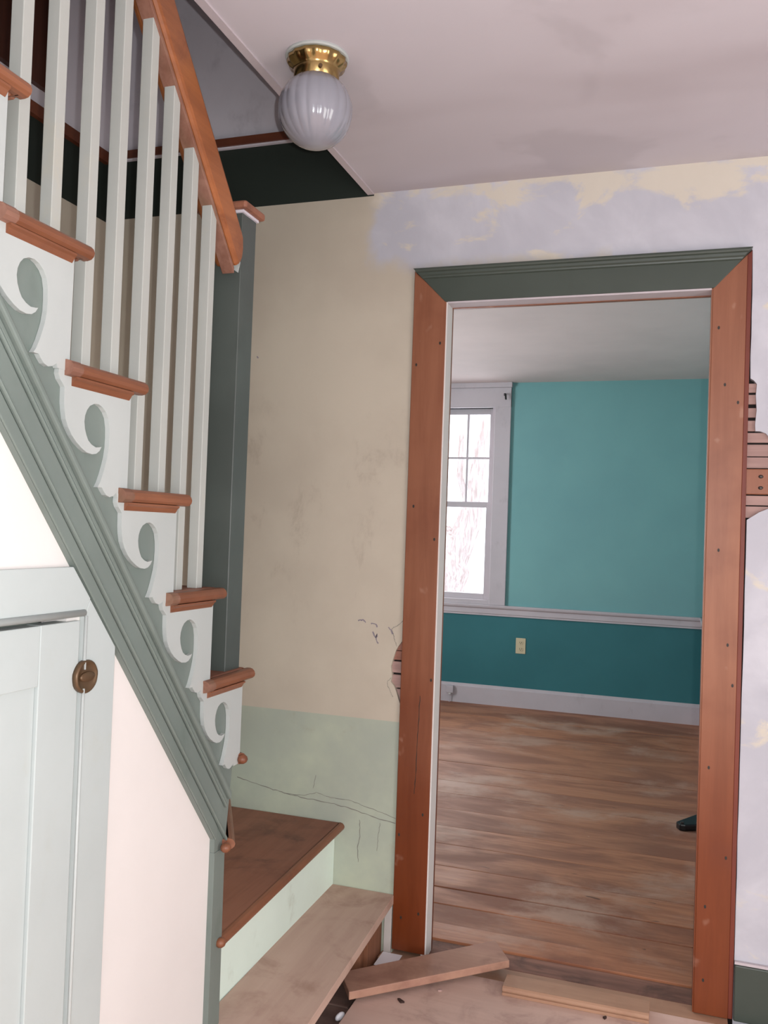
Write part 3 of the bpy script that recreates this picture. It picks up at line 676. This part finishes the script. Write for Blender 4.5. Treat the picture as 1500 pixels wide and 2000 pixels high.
# treads 7, 6
tread([(-.938, 1.782), p7, (XL, YB-.001), (XL, 2.30), (-1.03, 1.76), (-.950, 1.76)], Z[7])
bm = bmesh.new(); q7 = Vector(p7); sweep(bm, [(p, q) for p, q in NOS]+[(-.006, -.0245), (-.006, 0)], (-.936, 1.775, Z[7]), (p7[0], p7[1], Z[7]), (.86, .51, 0), (0, 0, 1)); finish('nosing', bm, 'nosing', st)
nose_ball(-.932, 1.752, Z[7])
tread([(-.935, 1.815), p6, (XL, 1.80), (-1.03, 1.77), (-.952, 1.77)], Z[6])
bm = bmesh.new(); sweep(bm, [(p, q) for p, q in NOS]+[(-.006, -.0245), (-.006, 0)], (-.934, 1.815, Z[6]), (p6[0], p6[1], Z[6]), (.5, .866, 0), (0, 0, 1)); finish('nosing', bm, 'nosing', st)
nose_ball(-.930, 1.812, Z[6])
# bottom step: a loose-looking plank with dark framing under it
pri('bottom_tread', 'plank_step', [(-1.006, YB-.001), (-.796, YB-.001), (-.753, 1.70), (-.985, 1.70)], 2, Z[9]-.026, Z[9], st, .002)['label'] = 'bare pinkish plank forming the bottom step'
box('step_cleat', 'raw_brown', -.90, -.845, 2.44, 2.56, FL, Z[9]-.026, st, .002)
box('step_cleat', 'raw_brown', -.845, -.833, 2.47, YB-.001, FL-.02, Z[9]-.026, st, .001)
box('step_riser', 'dark_inside', -1.0, -.98, 1.70, YB-.001, FL, Z[9]-.026, st)
box('step_trim', 'grey_plaster', -.823, -.800, YB-.010, YB-.0005, FL-.01, Z[9]-.028, st, .001)

# balusters
bal = None
BT = lambda y: .722-1.13*(y-1.619)
for k in range(4, -3, -1):
    for off in (-.062, -.142):
        y0 = YN[k]+off
        if k == 1: y0 += .0
        zt = BT(y0+.011)+.012
        z0 = Z[k]
        if z0 > zt-.1: continue
        bm = bmesh.new(); x1 = -.965; x0 = x1-.0235; y1 = y0+.0232
        v = [bm.verts.new(p) for p in ((x0, y0, z0), (x1, y0, z0), (x1, y1, z0), (x0, y1, z0))]
        u = [bm.verts.new(p) for p in ((x0, y0, BT(y0)+.004), (x1, y0, BT(y0)+.004), (x1, y1, BT(y1)+.004), (x0, y1, BT(y1)+.004))]
        bm.faces.new(v[::-1]); bm.faces.new(u)
        for i in range(4): bm.faces.new((v[i], v[(i+1) % 4], u[(i+1) % 4], u[i]))
        finish('baluster', bm, 'baluster', st, .0012)
# handrail
def rl(y, o): return BT(y)+o
pts = [(.30, BT(.30)), (1.746, BT(1.746)+.006), (1.762, .600), (1.768, .640), (1.765, .667), (1.692, .751), (1.457, .751+1.15*.235), (.30, .751+1.14*1.392)]
hr = pri('handrail', 'rail', pts, 0, -1.012, -.954, st, .012)
# worn fillet pieces under the rail, between balusters
ur = [(.30, BT(.30)-.001), (1.742, BT(1.742)-.001), (1.742, BT(1.742)-.014), (.30, BT(.30)-.014)]
pri('rail_fillet', 'rail_under', ur, 0, -.992, -.962, st, .001)
# newel post
nw = box('newel_post', 'newel_green', -1.062, -.960, 1.768, 1.836, Z[5]-.15, .716, st, .002)
nw['label'] = 'dark green square newel post'
bm = bmesh.new(); bx(bm, -1.066, -.956, 1.764, 1.840, .716, .722); finish('cap_mould', bm, 'upstairs_grey', nw)
box('newel_cap', 'tread', -1.080, -.944, 1.752, 1.852, .722, .740, nw, .006)
pri('unpainted_edge', 'white', [(1.7685, 0), (1.7685, 0)], 0, 0, 0, nw) if False else None
bm = bmesh.new(); prism(bm, [(-1.012, .715), (-1.0, .60), (-.966, .578), (-.9615, .60), (-.9605, .66), (-.972, .7), (-.985, .715)], 1, 1.7660, 1.7679); finish('unpainted_patch', bm, 'white', nw)

# dark brown cupboard door upstairs on the stairwell wall
ud = empty('door_3', (XL, 1.9, 1.37), 'dark brown wooden door high on the left stairwell wall', 'door', None, 'structure')
box('door_leaf', 'door_brown', XL, XL+.02, 1.45, 2.24, 1.362, 2.9, ud)
box('casing', 'door_brown', XL, XL+.03, 2.24, 2.285, 1.362, 2.95, ud, .002)
struct(box('trim_5', 'rail_brown', XL, -.0, YB-.020, YB-.0005, 1.278, 1.304), 'brown chair rail above the dark green band on the stairwell back wall', 'trim')
struct(box('trim_6', 'rail_brown', XL, XL+.02, .3, YB-.02, 1.262, 1.300), 'brown chair rail above the dark green band on the stairwell left wall', 'trim')
struct(box('trim_7', 'upstairs_grey', XL+.02, -.0, YB-.012, YB-.0005, 1.272, 1.278), 'thin pale line under the brown chair rail', 'trim')

# ------------------------------------------------------------------ ceiling light
lp = empty('ceiling_light', (-.808, 1.81, CE), 'ribbed milk glass globe ceiling light with a brass collar above the stairs', 'ceiling light')
LC = (-.808, 1.81, 0)
def lathe2(prof, seg=64, rib=None):
    bm = bmesh.new(); rings = []
    for r, z in prof:
        if r < 1e-5: rings.append([bm.verts.new((LC[0], LC[1], z))]); continue
        ring = []
        for i in range(seg):
            t = 2*PI*i/seg; rr = r*(1+(rib(t, r, z) if rib else 0)); ring.append(bm.verts.new((LC[0]+rr*math.cos(t), LC[1]+rr*math.sin(t), z)))
        rings.append(ring)
    for a, b in zip(rings, rings[1:]):
        if len(a) == 1 and len(b) == 1: continue
        for i in range(seg):
            j = (i+1) % seg
            if len(a) == 1: bm.faces.new((a[0], b[j], b[i]))
            elif len(b) == 1: bm.faces.new((a[i], a[j], b[0]))
            else: bm.faces.new((a[i], a[j], b[j], b[i]))
    return bm
finish('ceiling_plate', lathe2([(0, CE), (.072, CE), (.073, CE-.003), (.070, CE-.006), (0, CE-.006)]), 'white', lp, smooth=False)
finish('canopy', lathe2([(0, CE-.006), (.064, CE-.006), (.068, CE-.009), (.067, CE-.016), (.062, CE-.024), (.054, CE-.030), (.0515, CE-.036), (.0515, CE-.060), (.049, CE-.062), (0, CE-.062)], 96, lambda t, r, z: .022*math.cos(16*t) if .060 < r and z < CE-.008 else 0), 'brass', lp, smooth=True)
R = .0845; gz = .952
gp = [(.046, CE-.058)] + [(R*math.sin(a), gz+R*math.cos(a)) for a in [math.radians(d) for d in range(34, 180, 6)]] + [(0, gz-R)]
finish('globe', lathe2(gp, 240, lambda t, r, z: .020*(abs(math.cos(10*t+ (z-gz)*4))-.6)*min(1, max(0, (r-.015)/.05))), 'milk', lp, smooth=True)
def screw(ang):
    bm = bmesh.new(); d = Vector((math.cos(ang), math.sin(ang), 0)); 
    sweep(bm, [(.0045*math.cos(t), .0045*math.sin(t)) for t in [i*PI/5 for i in range(10)]], Vector((LC[0], LC[1], CE-.047))+d*.050, Vector((LC[0], LC[1], CE-.047))+d*.058, (-d.y, d.x, 0), (0, 0, 1))
    return finish('thumb_screw', bm, 'old_brass', lp)
screw(math.radians(-58)); screw(math.radians(62)); screw(math.radians(182))

# ------------------------------------------------------------------ loose boards and scraps
def plank(name, mat, A, B, Cc, D, th, label, cat, bev=.002, group=None):
    """four top corners, thickness down along the board's own normal"""
    A, B, Cc, D = map(Vector, (A, B, Cc, D)); n = (B-A).cross(D-A).normalized()
    if n.z > 0: n = -n
    bm = bmesh.new(); t = [bm.verts.new(p) for p in (A, B, Cc, D)]; b = [bm.verts.new(p+n*th) for p in (A, B, Cc, D)]
    bm.faces.new(t); bm.faces.new(b[::-1])
    for i in range(4): bm.faces.new((t[i], t[(i+1) % 4], b[(i+1) % 4], b[i]))
    o = finish(name, bm, mat, None, bev); return tag(o, label, cat, group)
plank('loose_board', 'loose', (-.812, 2.262, -1.256), (-.433, 2.590, -1.246), (-.497, 2.700, -1.246), (-.872, 2.355, -1.256), .022, 'short bare board lying askew across the doorway threshold beside the bottom step', 'board')
b2 = tag(swp('moulding_board', 'loose2', [(0, 0), (.0, .008), (.006, .009), (.006, .012), (.001, .013), (.003, .020), (.008, .024), (.078, .024), (.080, .022), (.080, 0)], (-.432, 2.474, FL+.0005), (-.037, 2.480, FL+.0005), (0, 1, 0), (0, 0, 1), None, .0008), 'tan board with a grooved front edge lying flat along the doorway threshold', 'board')
tag(box('paper_scrap', 'foam', -.822, -.760, 2.50, 2.585, FL-.0, FL+.0015), 'white paper scrap on the floor at the foot of the left door casing', 'paper scrap')
bm = bmesh.new(); bmesh.ops.create_icosphere(bm, subdivisions=2, radius=.012)
for v in bm.verts: v.co = Vector((-.822+v.co.x*.75+v.co.y*.3, 2.225+v.co.y*1.6, FL-.022+.010+v.co.z*.8))
tag(finish('foam_scrap', bm, 'foam', smooth=True), 'small white foam scrap in the gap beside the bottom step', 'scrap')
def chip(x, y, l, wd, a, mat, label, grp, z=FL):
    ca, sa = math.cos(a), math.sin(a)
    P = [(x+ca*p-sa*q, y+sa*p+ca*q) for p, q in ((-l, -wd), (l*.7, -wd*.8), (l, wd*.3), (-l*.6, wd))]
    o = pri('wood_chip', mat, P, 2, z, z+.005); return tag(o, label, 'wood chip', grp)
chip(-.687, 2.335, .012, .005, 2.5, 'chip', 'small dark wood chip on the pinkish floor board in front of the loose board', 'dark splinters on the hall floor')
chip(-.60, 2.43, .006, .003, .4, 'lath', 'tiny pale splinter on the pinkish floor board close to the loose board', 'dark splinters on the hall floor')
chip(-.15, 2.465, .006, .004, 1.0, 'chip', 'tiny dark wood chip against the front edge of the tan moulded board', 'dark splinters on the hall floor')
